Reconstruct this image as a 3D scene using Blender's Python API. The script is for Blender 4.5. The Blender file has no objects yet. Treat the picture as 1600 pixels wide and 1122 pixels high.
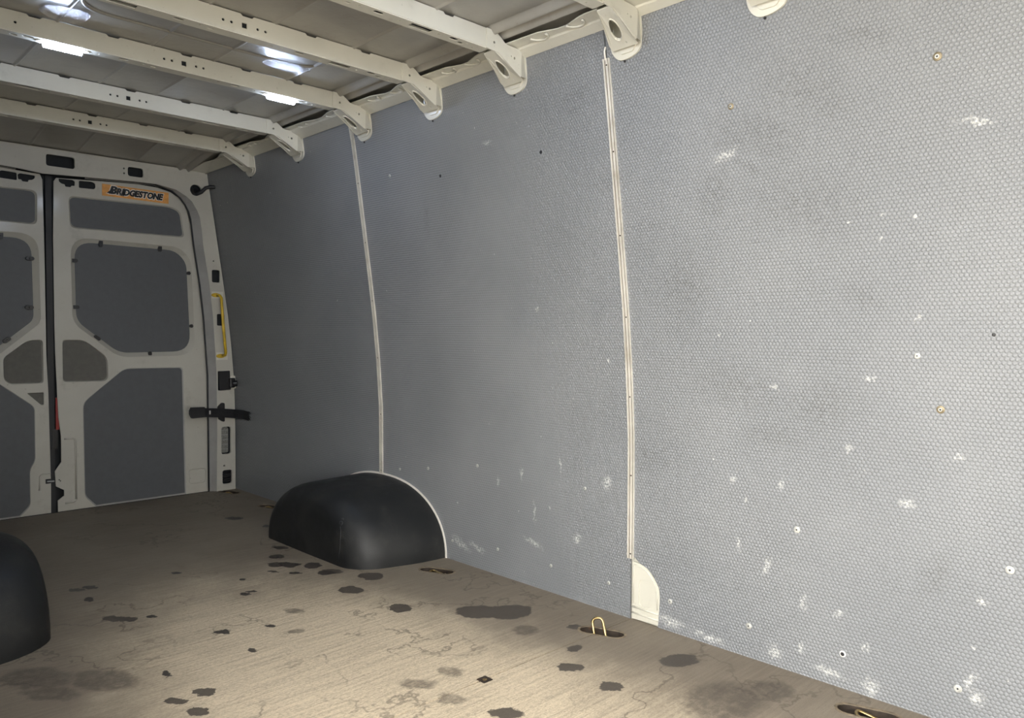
import bpy, bmesh, math, random
from mathutils import Vector, Matrix
from mathutils.geometry import tessellate_polygon
from mathutils.bvhtree import BVHTree
random.seed(7)
S = bpy.context.scene
COL = S.collection
PI = math.pi

# ------------------------------------------------------------------ camera
F_PX, YAW, PITCH, ROLL, CAM_H = 1207.56, 0.77354, 0.031733, 0.005437, 0.86
cam_d = bpy.data.cameras.new('camera')
cam = bpy.data.objects.new('camera', cam_d); COL.objects.link(cam)
cam_d.sensor_fit = 'HORIZONTAL'; cam_d.sensor_width = 36.0
cam_d.lens = 36.0 * F_PX / 1600.0
cam_d.clip_start = 0.02
def _r(v):
    x, y, z = v
    c, s = math.cos(ROLL), math.sin(ROLL); x, z = c*x - s*z, s*x + c*z
    c, s = math.cos(PITCH), math.sin(PITCH); y, z = c*y + s*z, -s*y + c*z
    c, s = math.cos(YAW), math.sin(YAW); x, y = c*x + s*y, -s*x + c*y
    return Vector((x, y, z))
R_, F_, U_ = _r((1, 0, 0)), _r((0, 1, 0)), _r((0, 0, 1))
cam.matrix_world = Matrix(((R_.x, U_.x, -F_.x, 0), (R_.y, U_.y, -F_.y, 0), (R_.z, U_.z, -F_.z, CAM_H), (0, 0, 0, 1)))
S.camera = cam

# ------------------------------------------------------------------ sky and exposure
w = bpy.data.worlds.new('overcast_sky'); S.world = w; w.use_nodes = True
bg = w.node_tree.nodes['Background']
bg.inputs['Color'].default_value = (1.0, 0.975, 0.925, 1)
bg.inputs['Strength'].default_value = 8.8
LAMP_POWER = 140.0
S.view_settings.view_transform = 'Standard'
S.view_settings.look = 'None'
S.view_settings.gamma = 1.0
S.view_settings.use_curve_mapping = False
S.view_settings.exposure = 0.0

# ------------------------------------------------------------------ measures of the load bay
XC = 1.007                       # centre line of the van
XL = 0.15                        # foot of the left side
PR = [(0, 1.882), (.3, 1.882), (.55, 1.88), (.75, 1.866), (.94, 1.846), (1.1, 1.824), (1.25, 1.802),
      (1.4, 1.78), (1.55, 1.758), (1.65, 1.742), (1.75, 1.72), (1.85, 1.70)]
def wx(z):                       # right wall face at height z
    if z <= PR[0][0]: return PR[0][1]
    for (a, xa), (b, xb) in zip(PR, PR[1:]):
        if z <= b:
            return xa + (xb - xa)*(z - a)/(b - a)
    return PR[-1][1]
def wxl(z): return XL + 1.882 - wx(z)
Y_REAR, Y_FRONT = 4.10, -1.30
DOOR_Y0, DOOR_Y1 = -0.06, 1.262  # open side door
RIBS = [0.850, 1.269, 1.708, 2.125, 2.561, 3.085, 3.550]

# ------------------------------------------------------------------ material helpers
def mat(name):
    m = bpy.data.materials.new(name); m.use_nodes = True
    nt = m.node_tree
    return m, nt, nt.nodes['Principled BSDF']
def N(nt, t, **kw):
    n = nt.nodes.new(t)
    for k, v in kw.items():
        if k == 'i':
            for a, b in v.items(): n.inputs[a].default_value = b
        else: setattr(n, k, v)
    return n
def math_(nt, op, a, b=None, c=None, clamp=False):
    n = nt.nodes.new('ShaderNodeMath'); n.operation = op; n.use_clamp = clamp
    for i, v in enumerate((a, b, c)):
        if v is None: continue
        if isinstance(v, (int, float)): n.inputs[i].default_value = v
        else: nt.links.new(v, n.inputs[i])
    return n.outputs[0]
def smooth(nt, v, a, b, lo=0.0, hi=1.0):
    n = nt.nodes.new('ShaderNodeMapRange'); n.interpolation_type = 'SMOOTHSTEP'
    nt.links.new(v, n.inputs['Value'])
    n.inputs['From Min'].default_value = a; n.inputs['From Max'].default_value = b
    n.inputs['To Min'].default_value = lo; n.inputs['To Max'].default_value = hi
    return n.outputs['Result']
def mixc(nt, fac, a, b, blend='MIX'):
    n = nt.nodes.new('ShaderNodeMix'); n.data_type = 'RGBA'; n.blend_type = blend
    for i, v in ((0, fac), (6, a), (7, b)):
        if isinstance(v, (int, float)): n.inputs[i].default_value = v
        elif isinstance(v, tuple): n.inputs[i].default_value = (*v[:3], 1)
        else: nt.links.new(v, n.inputs[i])
    return n.outputs[2]
def noise(nt, vec, scale, detail=3, rough=.55, out='Fac'):
    n = N(nt, 'ShaderNodeTexNoise', i={'Scale': scale, 'Detail': detail, 'Roughness': rough})
    if vec is not None: nt.links.new(vec, n.inputs['Vector'])
    return n.outputs[out]
def mapping(nt, vec, loc=(0, 0, 0), rot=(0, 0, 0), scale=(1, 1, 1), typ='POINT'):
    n = N(nt, 'ShaderNodeMapping', vector_type=typ)
    nt.links.new(vec, n.inputs['Vector'])
    n.inputs['Location'].default_value = loc; n.inputs['Rotation'].default_value = rot; n.inputs['Scale'].default_value = scale
    return n.outputs[0]
def vmath(nt, op, a, b=None, c=None):
    n = nt.nodes.new('ShaderNodeVectorMath'); n.operation = op
    for i, v in enumerate((a, b, c)):
        if v is None: continue
        if isinstance(v, tuple): n.inputs[i].default_value = v
        else: nt.links.new(v, n.inputs[i])
    return n.outputs['Value'] if op in ('LENGTH', 'DISTANCE', 'DOT_PRODUCT') else n.outputs[0]
def geo_pos(nt): return N(nt, 'ShaderNodeNewGeometry').outputs['Position']
def setbump(nt, b, h, strength, dist):
    n = N(nt, 'ShaderNodeBump', i={'Strength': strength, 'Distance': dist})
    nt.links.new(h, n.inputs['Height']); nt.links.new(n.outputs[0], b.inputs['Normal'])

def spots(nt, vec, lst):
    """smallest normalised distance to a list of ellipses (cx, cy, half length, half width, turn)"""
    cur = None
    for cx, cy, a, b_, t in lst:
        m = mapping(nt, vec, (cx, cy, 0), (0, 0, t), (a, b_, 1), 'TEXTURE')
        l = vmath(nt, 'LENGTH', m)
        cur = l if cur is None else math_(nt, 'MINIMUM', cur, l)
    return cur

def simple(name, col, rough=.5, metal=0.0, var=.12, scale=9.0, spec=.5, bump=0.0, dirt=None, dirt_amt=.5):
    m, nt, b = mat(name)
    P = geo_pos(nt)
    f = noise(nt, P, scale, 5)
    c = mixc(nt, smooth(nt, f, .3, .7), tuple(x*(1-var) for x in col), tuple(min(1, x*(1+var)) for x in col))
    if dirt:
        d = smooth(nt, noise(nt, P, scale*.6, 6, .65), .52, .72, 0, dirt_amt)
        c = mixc(nt, d, c, dirt)
    nt.links.new(c, b.inputs['Base Color'])
    nt.links.new(smooth(nt, f, .2, .8, rough*.85, min(1, rough*1.15)), b.inputs['Roughness'])
    b.inputs['Metallic'].default_value = metal
    b.inputs['Specular IOR Level'].default_value = spec
    if bump: setbump(nt, b, noise(nt, P, scale*14, 3), .5, bump)
    return m

# ---- honeycomb wall board
WHITE = [(1.049, 1.331, .040, .012, -.3), (.629, .477, .020, .014, .5), (.666, 1.137, .012, .008, 0), (.677, 1.089, .008, .006, 0),
         (.481, 1.307, .045, .006, .35), (.968, .256, .012, .022, .2), (.868, .188, .010, .022, .1), (.942, .035, .022, .020, 0),
         (.699, .023, .020, .022, 0), (.490, .107, .012, .030, .2), (1.935, 1.51, .030, .006, .1), (1.698, .435, .006, .035, -.1),
         (1.814, .257, .005, .045, -.1), (1.876, .38, .007, .028, -.1), (1.069, .473, .008, .012, 0), (.932, .477, .012, .012, 0),
         (1.03, .424, .006, .008, 0), (.761, .591, .011, .011, 0), (.707, .764, .016, .008, 0), (.947, .728, .016, .012, 0),
         (.778, .179, .010, .012, 0), (.874, .072, .012, .016, .4), (.711, .117, .011, .010, 0), (2.198, .07, .060, .018, .3),
         (2.107, .076, .05, .012, .2), (.477, .076, .016, .02, 0), (.47, .289, .012, .01, 0), (1.77, .946, .012, .008, 0),
         (1.995, .335, .006, .02, 0), (1.82, .15, .05, .01, .2), (1.05, .3, .005, .02, .1), (1.62, .2, .02, .02, 0), (1.26, .03, .05, .018, 0),
         (1.14, .02, .06, .012, .1), (.80, .03, .05, .012, .1), (1.5, .40, .02, .025, 0), (.60, .9, .008, .01, 0), (.52, .6, .01, .01, 0)]
DARK = [(1.53, 1.579, .09, .022, -.2), (1.56, 1.535, .05, .008, -.15), (.844, 1.45, .14, .08, .5), (.788, 1.401, .07, .04, .3), (.696, 1.532, .08, .03, .3),
        (1.037, 1.373, .07, .05, .4), (1.0, 1.30, .12, .015, .6), (1.291, 1.174, .05, .005, 0), (1.437, 1.316, .08, .03, 0), (.931, 1.36, .13, .06, .5),
        (1.089, 1.24, .06, .09, .3), (1.05, .72, .16, .07, .1), (.83, .69, .12, .07, -.2), (.566, .323, .035, .07, .5), (1.154, .17, .035, .005, .5),
        (1.2, 1.0, .09, .12, 0), (.85, 1.18, .16, .09, .4), (2.3, 1.30, .02, .09, .1), (1.35, .5, .08, .05, 0), (.95, .6, .10, .04, 0), (.72, .95, .06, .03, .5)]
def board_material(name, hexes=True, marks=True):
    m, nt, b = mat(name)
    uv = N(nt, 'ShaderNodeUVMap').outputs[0]
    P = geo_pos(nt)
    big = noise(nt, P, 2.2, 4)
    col = mixc(nt, smooth(nt, big, .3, .7), (.218, .229, .242), (.250, .260, .271))
    h = None
    if hexes:
        s = mapping(nt, uv, scale=(1/.0098, 1/.0098, 1))
        a = vmath(nt, 'LENGTH', vmath(nt, 'WRAP', s, (.5, .8660254, 1), (-.5, -.8660254, -1)))
        c = vmath(nt, 'LENGTH', vmath(nt, 'WRAP', vmath(nt, 'ADD', s, (.5, .8660254, 0)), (.5, .8660254, 1), (-.5, -.8660254, -1)))
        d = math_(nt, 'MINIMUM', a, c)
        h = smooth(nt, d, .22, .52, 1, 0)
        groove = smooth(nt, d, .40, .56)
        dirt = smooth(nt, noise(nt, P, 3.3, 6, .65), .38, .72, .16, .55)
        col = mixc(nt, math_(nt, 'MULTIPLY', groove, dirt), col, (.13, .133, .13))
    if marks:
        warp = vmath(nt, 'MULTIPLY_ADD', vmath(nt, 'SUBTRACT', noise(nt, uv, 45, 4, .65, 'Color'), (.5, .5, .5)), (.05, .05, 0), uv)
        sp = smooth(nt, noise(nt, uv, 130, 3, .7), .40, .56)
        dk = math_(nt, 'MULTIPLY', smooth(nt, spots(nt, warp, DARK), .0, 1.35, .72, 0), smooth(nt, noise(nt, uv, 60, 4, .7), .34, .66))
        if hexes: dk = math_(nt, 'MULTIPLY', dk, math_(nt, 'ADD', math_(nt, 'MULTIPLY', groove, .65), .35))
        col = mixc(nt, dk, col, (.10, .10, .095))
        wh = math_(nt, 'MULTIPLY', smooth(nt, spots(nt, warp, WHITE), .0, 1.25, .55, 0), sp)
        col = mixc(nt, wh, col, (.82, .82, .79))
        # fine specks
        fs = smooth(nt, noise(nt, uv, 34, 2, .5), .745, .78, 0, .45)
        col = mixc(nt, fs, col, (.8, .8, .77))
    nt.links.new(col, b.inputs['Base Color'])
    b.inputs['Roughness'].default_value = .43
    b.inputs['Specular IOR Level'].default_value = .45
    if h is not None: setbump(nt, b, h, .85, .0017)
    return m
M_BOARD = board_material('honeycomb_wall_board')
M_BOARD_PLAIN = board_material('honeycomb_wall_board_rear', True, False)
M_DOORPANEL = simple('grey_door_board', (.095, .10, .108), .55, var=.06, scale=40)
M_OLIVE = simple('dark_fibre_board', (.135, .13, .115), .8, var=.1, scale=40)

# ---- plywood floor
STAIN_D = [(.840, 2.411, .022, .014, 1.92), (.940, 2.150, .031, .018, 2.16), (.948, 1.969, .018, .013, 1.74), (1.063, 2.100, .018, .012, 2.09),
           (1.411, 2.743, .039, .028, 2.0), (1.489, 2.841, .032, .022, 2.09), (1.314, 2.58, .020, .014, 1.99), (1.366, 2.511, .024, .018, 2.02),
           (1.139, 2.414, .020, .012, 2.16), (1.166, 2.424, .020, .012, 2.16), (1.200, 2.568, .017, .013, 1.83), (1.056, 2.794, .020, .013, 1.94),
           (1.607, 3.213, .025, .018, 1.46), (1.567, 3.448, .046, .030, 2.12), (.786, 2.837, .029, .017, 1.97), (.747, 2.709, .025, .015, 1.84),
           (.724, 1.985, .022, .014, 1.87), (1.398, 2.619, .044, .033, 1.87), (1.456, 2.543, .044, .034, 1.56), (1.449, 2.433, .033, .025, 2.05)]
STAIN_M = [(1.588, 1.765, .075, .060, 2.3), (1.655, 1.70, .080, .062, 2.6), (1.428, 1.960, .042, .036, 1.47), (1.409, 2.212, .044, .036, 1.76), (1.491, 1.301, .035, .030, 2.66),
           (1.477, 1.164, .036, .029, 2.64), (1.200, 1.243, .044, .024, 2.38), (1.729, 1.134, .058, .039, 2.6),
           (.685, 1.819, .027, .016, 2.09), (.749, 1.817, .034, .020, 2.14), (.701, 1.731, .029, .019, 1.96), (.761, 2.465, .058, .026, 2.19),
           (1.705, 1.478, .027, .023, 2.66), (1.588, 1.378, .022, .019, 2.66), (1.474, 2.43, .043, .033, 2.05), (1.545, 2.292, .048, .041, 1.75),
           (1.364, 2.651, .036, .027, 1.61), (.747, 2.837, .028, .015, 2.11)]
STAIN_L = [(1.613, .933, .125, .095, 0), (1.585, 1.558, .044, .040, 2.57), (1.249, 1.495, .036, .032, 1.39), (1.145, 1.504, .05, .026, 2.34), (1.156, 1.383, .033, .026, 2.28),
           (1.175, 2.161, .036, .026, 2.03), (1.104, 2.014, .032, .021, 2.17), (.484, 2.173, .114, .061, 2.06), (.484, 2.055, .079, .034, 2.23), (1.75, .88, .06, .05, 0), (.60, 2.05, .10, .06, 2.1)]
def floor_material():
    m, nt, b = mat('worn_plywood_floor')
    P = geo_pos(nt)
    grain = noise(nt, mapping(nt, P, scale=(1.6, 34, 1)), 3.0, 6, .65)
    fine = noise(nt, mapping(nt, P, scale=(9, 120, 1)), 3.0, 4, .7)
    big = noise(nt, P, 2.4, 5, .6)
    col = mixc(nt, smooth(nt, big, .3, .7), (.185, .153, .117), (.24, .203, .157))
    col = mixc(nt, smooth(nt, grain, .38, .70, 0, .25), col, (.34, .292, .225))
    col = mixc(nt, smooth(nt, fine, .52, .72, 0, .40), col, (.14, .115, .09))
    # middle of the load floor: wear to pale wood plus a painted pool of light
    wv_ = vmath(nt, 'MULTIPLY_ADD', vmath(nt, 'SUBTRACT', noise(nt, P, 3.5, 5, .65, 'Color'), (.5, .5, .5)), (.5, .7, 0), vmath(nt, 'MULTIPLY', P, (1, 1, 0)))
    worn_lit = smooth(nt, spots(nt, wv_, [(1.06, 1.45, 1.35, .56, PI/2)]), .45, 1.15, 1, 0)
    wn = math_(nt, 'MULTIPLY', worn_lit, smooth(nt, math_(nt, 'ADD', math_(nt, 'MULTIPLY', grain, .45), math_(nt, 'MULTIPLY', noise(nt, mapping(nt, P, scale=(1, 2.6, 1)), 85, 4, .75), .55)), .34, .60, .30, 1.0))
    col = mixc(nt, wn, col, (.68, .57, .415))
    grit = smooth(nt, noise(nt, mapping(nt, P, scale=(1, 3.2, 1)), 150, 3, .8), .50, .66, 0, .50)
    col = mixc(nt, grit, col, (.16, .128, .09))
    # scuffed dark streaks across the boards
    streak = math_(nt, 'MULTIPLY', smooth(nt, noise(nt, mapping(nt, P, scale=(3, 22, 1), loc=(3, 1, 0)), 4.0, 6, .7), .60, .70), smooth(nt, noise(nt, P, 1.9, 3), .42, .62, 0, .6))
    col = mixc(nt, streak, col, (.10, .085, .07))
    # dried tide marks
    tn = noise(nt, vmath(nt, 'ADD', P, (4.3, 1.7, 0)), 3.6, 5, .55)
    ln = smooth(nt, math_(nt, 'ABSOLUTE', math_(nt, 'SUBTRACT', tn, .5)), .002, .012, 1, 0)
    tide = math_(nt, 'MULTIPLY', ln, smooth(nt, noise(nt, vmath(nt, 'ADD', P, (9, 2, 0)), 2.2, 2), .46, .58, 0, .55))
    col = mixc(nt, tide, col, (.10, .08, .062))
    warp = vmath(nt, 'MULTIPLY_ADD', vmath(nt, 'SUBTRACT', noise(nt, P, 20, 5, .62, 'Color'), (.5, .5, .5)), (.062, .062, 0), vmath(nt, 'MULTIPLY', P, (1, 1, 0)))
    sl = smooth(nt, spots(nt, warp, STAIN_L), .7, 1.1, .66, 0)
    sl = math_(nt, 'MULTIPLY', sl, smooth(nt, noise(nt, P, 40, 4, .7), .3, .6, .45, 1))
    sm = smooth(nt, spots(nt, warp, STAIN_M), .88, 1.0, .93, 0)
    sd = smooth(nt, spots(nt, warp, STAIN_D), .85, 1.0, .95, 0)
    col = mixc(nt, sl, col, (.075, .062, .051))
    col = mixc(nt, sm, col, (.072, .060, .050))
    col = mixc(nt, sd, col, (.048, .040, .036))
    nt.links.new(col, b.inputs['Base Color'])
    wet = math_(nt, 'MAXIMUM', sm, sd)
    nt.links.new(smooth(nt, wet, 0, 1, .62, .50), b.inputs['Roughness'])
    b.inputs['Specular IOR Level'].default_value = .35
    # fine anti-slip mesh plus grain
    wv = N(nt, 'ShaderNodeTexVoronoi', i={'Scale': 330.0}); nt.links.new(P, wv.inputs['Vector'])
    hh = math_(nt, 'ADD', math_(nt, 'MULTIPLY', wv.outputs['Distance'], .5), math_(nt, 'MULTIPLY', fine, .9))
    setbump(nt, b, hh, .45, .0015)
    return m
M_FLOOR = floor_material()

# ---- painted body metal
def cream(name, c1, c2, rough, wave=0.0, dirty=.25):
    m, nt, b = mat(name)
    P = geo_pos(nt)
    f = noise(nt, P, 3.0, 5, .6)
    col = mixc(nt, smooth(nt, f, .3, .7), c1, c2)
    sm = smooth(nt, noise(nt, mapping(nt, P, scale=(1, 1.7, 1)), 7.5, 6, .68), .54, .76, 0, dirty)
    col = mixc(nt, sm, col, (.20, .17, .13))
    sp = smooth(nt, noise(nt, P, 70, 3, .6), .68, .74, 0, dirty)
    col = mixc(nt, sp, col, (.16, .13, .10))
    nt.links.new(col, b.inputs['Base Color'])
    b.inputs['Roughness'].default_value = rough
    b.inputs['Coat Weight'].default_value = .25
    b.inputs['Coat Roughness'].default_value = .12
    if wave:
        hh = math_(nt, 'ADD', noise(nt, P, 9, 4, .6), math_(nt, 'MULTIPLY', noise(nt, P, 60, 3), .10))
        setbump(nt, b, hh, .55, wave)
    return m
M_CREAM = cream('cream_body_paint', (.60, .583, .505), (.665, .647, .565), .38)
M_CREAM_DIM = cream('cream_paint_rear_dim', (.455, .44, .39), (.515, .50, .445), .42, 0, .35)  # the ribs' cream, darkened to paint in the dim rear, with more grime
M_ROOF = cream('roof_skin_cream_dim', (.29, .275, .245), (.35, .335, .295), .36, .006, .38)  # same cream as the ribs; overspray and the skin's dimmer light put in
M_GREY = simple('grey_primer_edge', (.30, .295, .285), .6, var=.1)
M_DARK = simple('dark_cavity', (.02, .022, .025), .9, var=.3)
M_RUBBER = simple('black_rubber', (.014, .015, .018), .55, var=.2)
M_BLACK = simple('black_plastic', (.012, .012, .014), .38, var=.2)
M_WEB = simple('black_webbing', (.010, .010, .012), .85, var=.3, scale=120, bump=.002)
M_YELLOW = simple('yellow_painted_bar', (.62, .42, .03), .38, var=.15, scale=25, dirt=(.25, .18, .05), dirt_amt=.5)
M_STEEL = simple('yellowed_zinc_steel', (.50, .37, .17), .32, 1.0, var=.3, scale=60, dirt=(.16, .08, .03), dirt_amt=.8)
M_RUST = simple('rusty_recess_steel', (.045, .033, .024), .75, .3, var=.4, scale=50, dirt=(.12, .055, .02), dirt_amt=.7)
M_RIM = simple('scuffed_slot_rim', (.21, .165, .11), .65, .1, var=.4, scale=70, dirt=(.10, .06, .03), dirt_amt=.7)
M_SCREW = simple('grey_screw_washer', (.50, .50, .47), .42, .3, var=.15, scale=90)
M_BRASS = simple('zinc_screw_washer', (.24, .20, .13), .42, .6, var=.25, scale=90)
M_ALU = simple('satin_aluminium_rail', (.78, .75, .68), .34, .35, var=.1, scale=14, dirt=(.35, .28, .18), dirt_amt=.4)
M_GROOVE = simple('shaded_rail_groove', (.16, .135, .10), .8, var=.3, scale=40)  # dark tone standing for the shade in the rail grooves
M_RED = simple('red_reflector', (.28, .015, .012), .3, var=.1)
M_ORANGE = simple('orange_sticker', (.72, .34, .09), .5, var=.12, scale=60)
M_WHITE = simple('white_print', (.80, .76, .70), .5, var=.04)
M_INK = simple('black_print', (.012, .012, .014), .5, var=.1)
M_LENS = simple('ribbed_grey_lens', (.20, .20, .185), .3, var=.35, scale=220)
M_GROUND = simple('pale_concrete_yard', (.42, .39, .34), .9, var=.1, scale=2)

def arch_material():
    m, nt, b = mat('black_wheel_arch_plastic')
    P = geo_pos(nt)
    f = noise(nt, P, 12, 6, .65)
    col = mixc(nt, smooth(nt, f, .45, .75), (.011, .012, .013), (.025, .025, .024))
    nt.links.new(col, b.inputs['Base Color'])
    nt.links.new(smooth(nt, f, .3, .7, .42, .58), b.inputs['Roughness'])
    b.inputs['Specular IOR Level'].default_value = .4
    setbump(nt, b, noise(nt, P, 260, 2), .35, .001)
    return m
M_ARCH = arch_material()
def glare_material():  # gloss standing in for the lamps' reflection in the roof
    m, nt, b = mat('lamp_glare_gloss')
    P = geo_pos(nt)
    hh = math_(nt, 'ADD', noise(nt, P, 28, 5, .7), math_(nt, 'MULTIPLY', noise(nt, P, 140, 3, .6), .35))
    setbump(nt, b, hh, 1.0, .012)
    b.inputs['Base Color'].default_value = (.75, .75, .78, 1)
    b.inputs['Roughness'].default_value = .08
    b.inputs['Specular IOR Level'].default_value = .9
    tr = N(nt, 'ShaderNodeBsdfTransparent'); mx = N(nt, 'ShaderNodeMixShader', i={0: .45})
    gl = N(nt, 'ShaderNodeBsdfGlossy', i={'Roughness': .10, 'Color': (.9, .9, .95, 1)})
    bp = [n for n in nt.nodes if n.type == 'BUMP'][0]
    nt.links.new(bp.outputs[0], gl.inputs['Normal'])
    out = nt.nodes['Material Output']
    nt.links.new(tr.outputs[0], mx.inputs[1]); nt.links.new(gl.outputs[0], mx.inputs[2])
    nt.links.new(mx.outputs[0], out.inputs['Surface'])
    return m
M_GLARE = glare_material()
def lamp_material():
    m, nt, b = mat('lit_lamp_lens')
    b.inputs['Base Color'].default_value = (.9, .9, .9, 1)
    b.inputs['Emission Color'].default_value = (.62, .75, 1.0, 1)
    b.inputs['Emission Strength'].default_value = LAMP_POWER
    return m
M_LAMP = lamp_material()

# ------------------------------------------------------------------ geometry helpers
def link(name, me, material=None, parent=None):
    o = bpy.data.objects.new(name, me); COL.objects.link(o)
    if material and me is not None and not me.materials: me.materials.append(material)
    if parent is not None: o.parent = parent
    return o
def obj(name, bm, material, parent=None, smooth_=False, bevel=0.0, recalc=True):
    if recalc: bmesh.ops.recalc_face_normals(bm, faces=bm.faces)
    me = bpy.data.meshes.new(name); bm.to_mesh(me); bm.free()
    if smooth_:
        for f in me.polygons: f.use_smooth = True
    o = link(name, me, material, parent)
    if bevel:
        b = o.modifiers.new('soft_edges', 'BEVEL'); b.width = bevel; b.segments = 2; b.limit_method = 'ANGLE'; b.angle_limit = math.radians(35)
    return o
def empty(name, loc=(0, 0, 0), parent=None):
    o = bpy.data.objects.new(name, None); COL.objects.link(o); o.location = loc
    o.empty_display_size = .05
    if parent is not None: o.parent = parent
    return o
def tag(o, label=None, cat=None, group=None, kind=None):
    if label: o['label'] = label
    if cat: o['category'] = cat
    if group: o['group'] = group
    if kind: o['kind'] = kind
    return o
def rnd(pts, r, n=4):
    """polygon with rounded corners; r one radius or a list"""
    out = []; L = len(pts)
    for i in range(L):
        p0, p1, p2 = Vector(pts[i-1]), Vector(pts[i]), Vector(pts[(i+1) % L])
        rr = r[i] if isinstance(r, (list, tuple)) else r
        a, b = (p0-p1), (p2-p1); la, lb = a.length, b.length
        if rr <= 0 or la < 1e-6 or lb < 1e-6: out.append(tuple(p1)); continue
        a.normalize(); b.normalize()
        k = min(rr, la*.48, lb*.48)
        s, e = p1 + a*k, p1 + b*k
        for j in range(n+1):
            t = j/n
            q = s*(1-t)**2 + p1*2*t*(1-t) + e*t*t
            out.append((q.x, q.y))
    return out
def rect(x0, z0, x1, z1, r=0.0, n=4):
    p = [(x0, z0), (x1, z0), (x1, z1), (x0, z1)]
    return rnd(p, r, n) if r else p
def circ(x, z, r, n=10): return [(x + r*math.cos(2*PI*i/n), z + r*math.sin(2*PI*i/n)) for i in range(n)]
def oval(x, z, a, b, n=14, t=0.0):
    return [(x + a*math.cos(u)*math.cos(t) - b*math.sin(u)*math.sin(t), z + a*math.cos(u)*math.sin(t) + b*math.sin(u)*math.cos(t)) for u in (2*PI*i/n for i in range(n))]
def slot(x, y, half, r, t=0.0, n=6):
    pts = []
    for s in (1, -1):
        for i in range(n+1):
            a = -PI/2 + PI*i/n + (0 if s > 0 else PI)
            pts.append((s*(half-r) + r*math.cos(a), r*math.sin(a)))
    c, s_ = math.cos(t), math.sin(t)
    return [(x + c*a - s_*b, y + s_*a + c*b) for a, b in pts]
def add_plate(bm, loops, f0, f1):
    """prism with holes: loops[0] outer, others holes; f0/f1 map (u,v) to 3-D front and back"""
    flat = [p for l in loops for p in l]
    tris = tessellate_polygon([[Vector((p[0], p[1], 0)) for p in l] for l in loops])
    va = [bm.verts.new(f0(*p)) for p in flat]
    vb = [bm.verts.new(f1(*p)) for p in flat]
    for t in tris:
        try:
            bm.faces.new([va[i] for i in t]); bm.faces.new([vb[i] for i in reversed(t)])
        except ValueError: pass
    k = 0
    for l in loops:
        n = len(l)
        for i in range(n):
            a, b = k+i, k+(i+1) % n
            try: bm.faces.new((va[a], va[b], vb[b], vb[a]))
            except ValueError: pass
        k += n
def plateY(bm, loops, y, t): add_plate(bm, loops, lambda u, v: (u, y, v), lambda u, v: (u, y+t, v))
def plateZ(bm, loops, z, t): add_plate(bm, loops, lambda u, v: (u, v, z), lambda u, v: (u, v, z-t))
def box(bm, x0, y0, z0, x1, y1, z1):
    vs = [bm.verts.new(p) for p in ((x0, y0, z0), (x1, y0, z0), (x1, y1, z0), (x0, y1, z0), (x0, y0, z1), (x1, y0, z1), (x1, y1, z1), (x0, y1, z1))]
    for f in ((3, 2, 1, 0), (4, 5, 6, 7), (0, 1, 5, 4), (1, 2, 6, 5), (2, 3, 7, 6), (3, 0, 4, 7)): bm.faces.new([vs[i] for i in f])
def tube(bm, pts, r, seg=8, closed=False, flat=1.0):
    pts = [Vector(p) for p in pts]; rings = []; n = len(pts)
    up = None
    for i, p in enumerate(pts):
        a = pts[(i-1) % n] if (closed or i > 0) else p
        b = pts[(i+1) % n] if (closed or i < n-1) else p
        d = (b-a).normalized()
        if up is None:
            up = Vector((0, 0, 1)) if abs(d.z) < .9 else Vector((1, 0, 0))
        x = d.cross(up).normalized(); y = x.cross(d).normalized(); up = y
        rings.append([bm.verts.new(p + x*r*math.cos(2*PI*k/seg) + y*r*flat*math.sin(2*PI*k/seg)) for k in range(seg)])
    for i in range(n if closed else n-1):
        A, B = rings[i], rings[(i+1) % n]
        for k in range(seg): bm.faces.new((A[k], A[(k+1) % seg], B[(k+1) % seg], B[k]))
    if not closed:
        bm.faces.new(rings[0][::-1]); bm.faces.new(rings[-1])
def disc(bm, c, nrm, r, h, seg=14, dome=.6):
    """low dome on a surface: c centre, nrm outward"""
    n = Vector(nrm).normalized(); t = n.orthogonal().normalized(); s = n.cross(t)
    prev = None
    for rr, hh in ((r, 0), (r*.92, h*.6), (r*dome, h)):
        ring = [bm.verts.new(Vector(c) + (t*math.cos(2*PI*k/seg) + s*math.sin(2*PI*k/seg))*rr + n*hh) for k in range(seg)]
        if prev:
            for k in range(seg): bm.faces.new((prev[k], prev[(k+1) % seg], ring[(k+1) % seg], ring[k]))
        prev = ring
    bm.faces.new(prev)

# ================================================================== SETTING
# ---- yard outside the open side door
bm = bmesh.new(); box(bm, -9, -8, -.72, 9, 10, -.66)
tag(obj('ground', bm, M_GROUND), kind='structure')

# ---- floor: two boards meeting in a seam, with routed slots for the lashing eyes
floor = tag(empty('floor'), kind='structure')
SEAM = 1.405
EYES = [(1.800, .672, -.30), (1.735, 1.398, -.36), (1.754, 2.182, -.40), (1.806, 3.56, -.40), (1.812, 4.035, -.30)]
def eye_slot(x, y, t, g=0.0): return slot(x, y, .068 + g, .026 + g, PI/2 + t*-1)
def notch(e, lim, below):
    """run of slot points on one side of the seam, ordered by x, cut at the seam"""
    l = eye_slot(*e); n = len(l); out = []
    inside = lambda p: (p[1] < lim) if below else (p[1] > lim)
    start = next(i for i in range(n) if not inside(l[i-1]) and inside(l[i]))
    cut = lambda p, q: (p[0] + (q[0]-p[0])*(lim-p[1])/(q[1]-p[1]), lim)
    out.append(cut(l[start-1], l[start])); i = start
    while inside(l[i % n]): out.append(l[i % n]); i += 1
    out.append(cut(l[(i-1) % n], l[i % n]))
    return out if out[0][0] < out[-1][0] else out[::-1]
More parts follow.
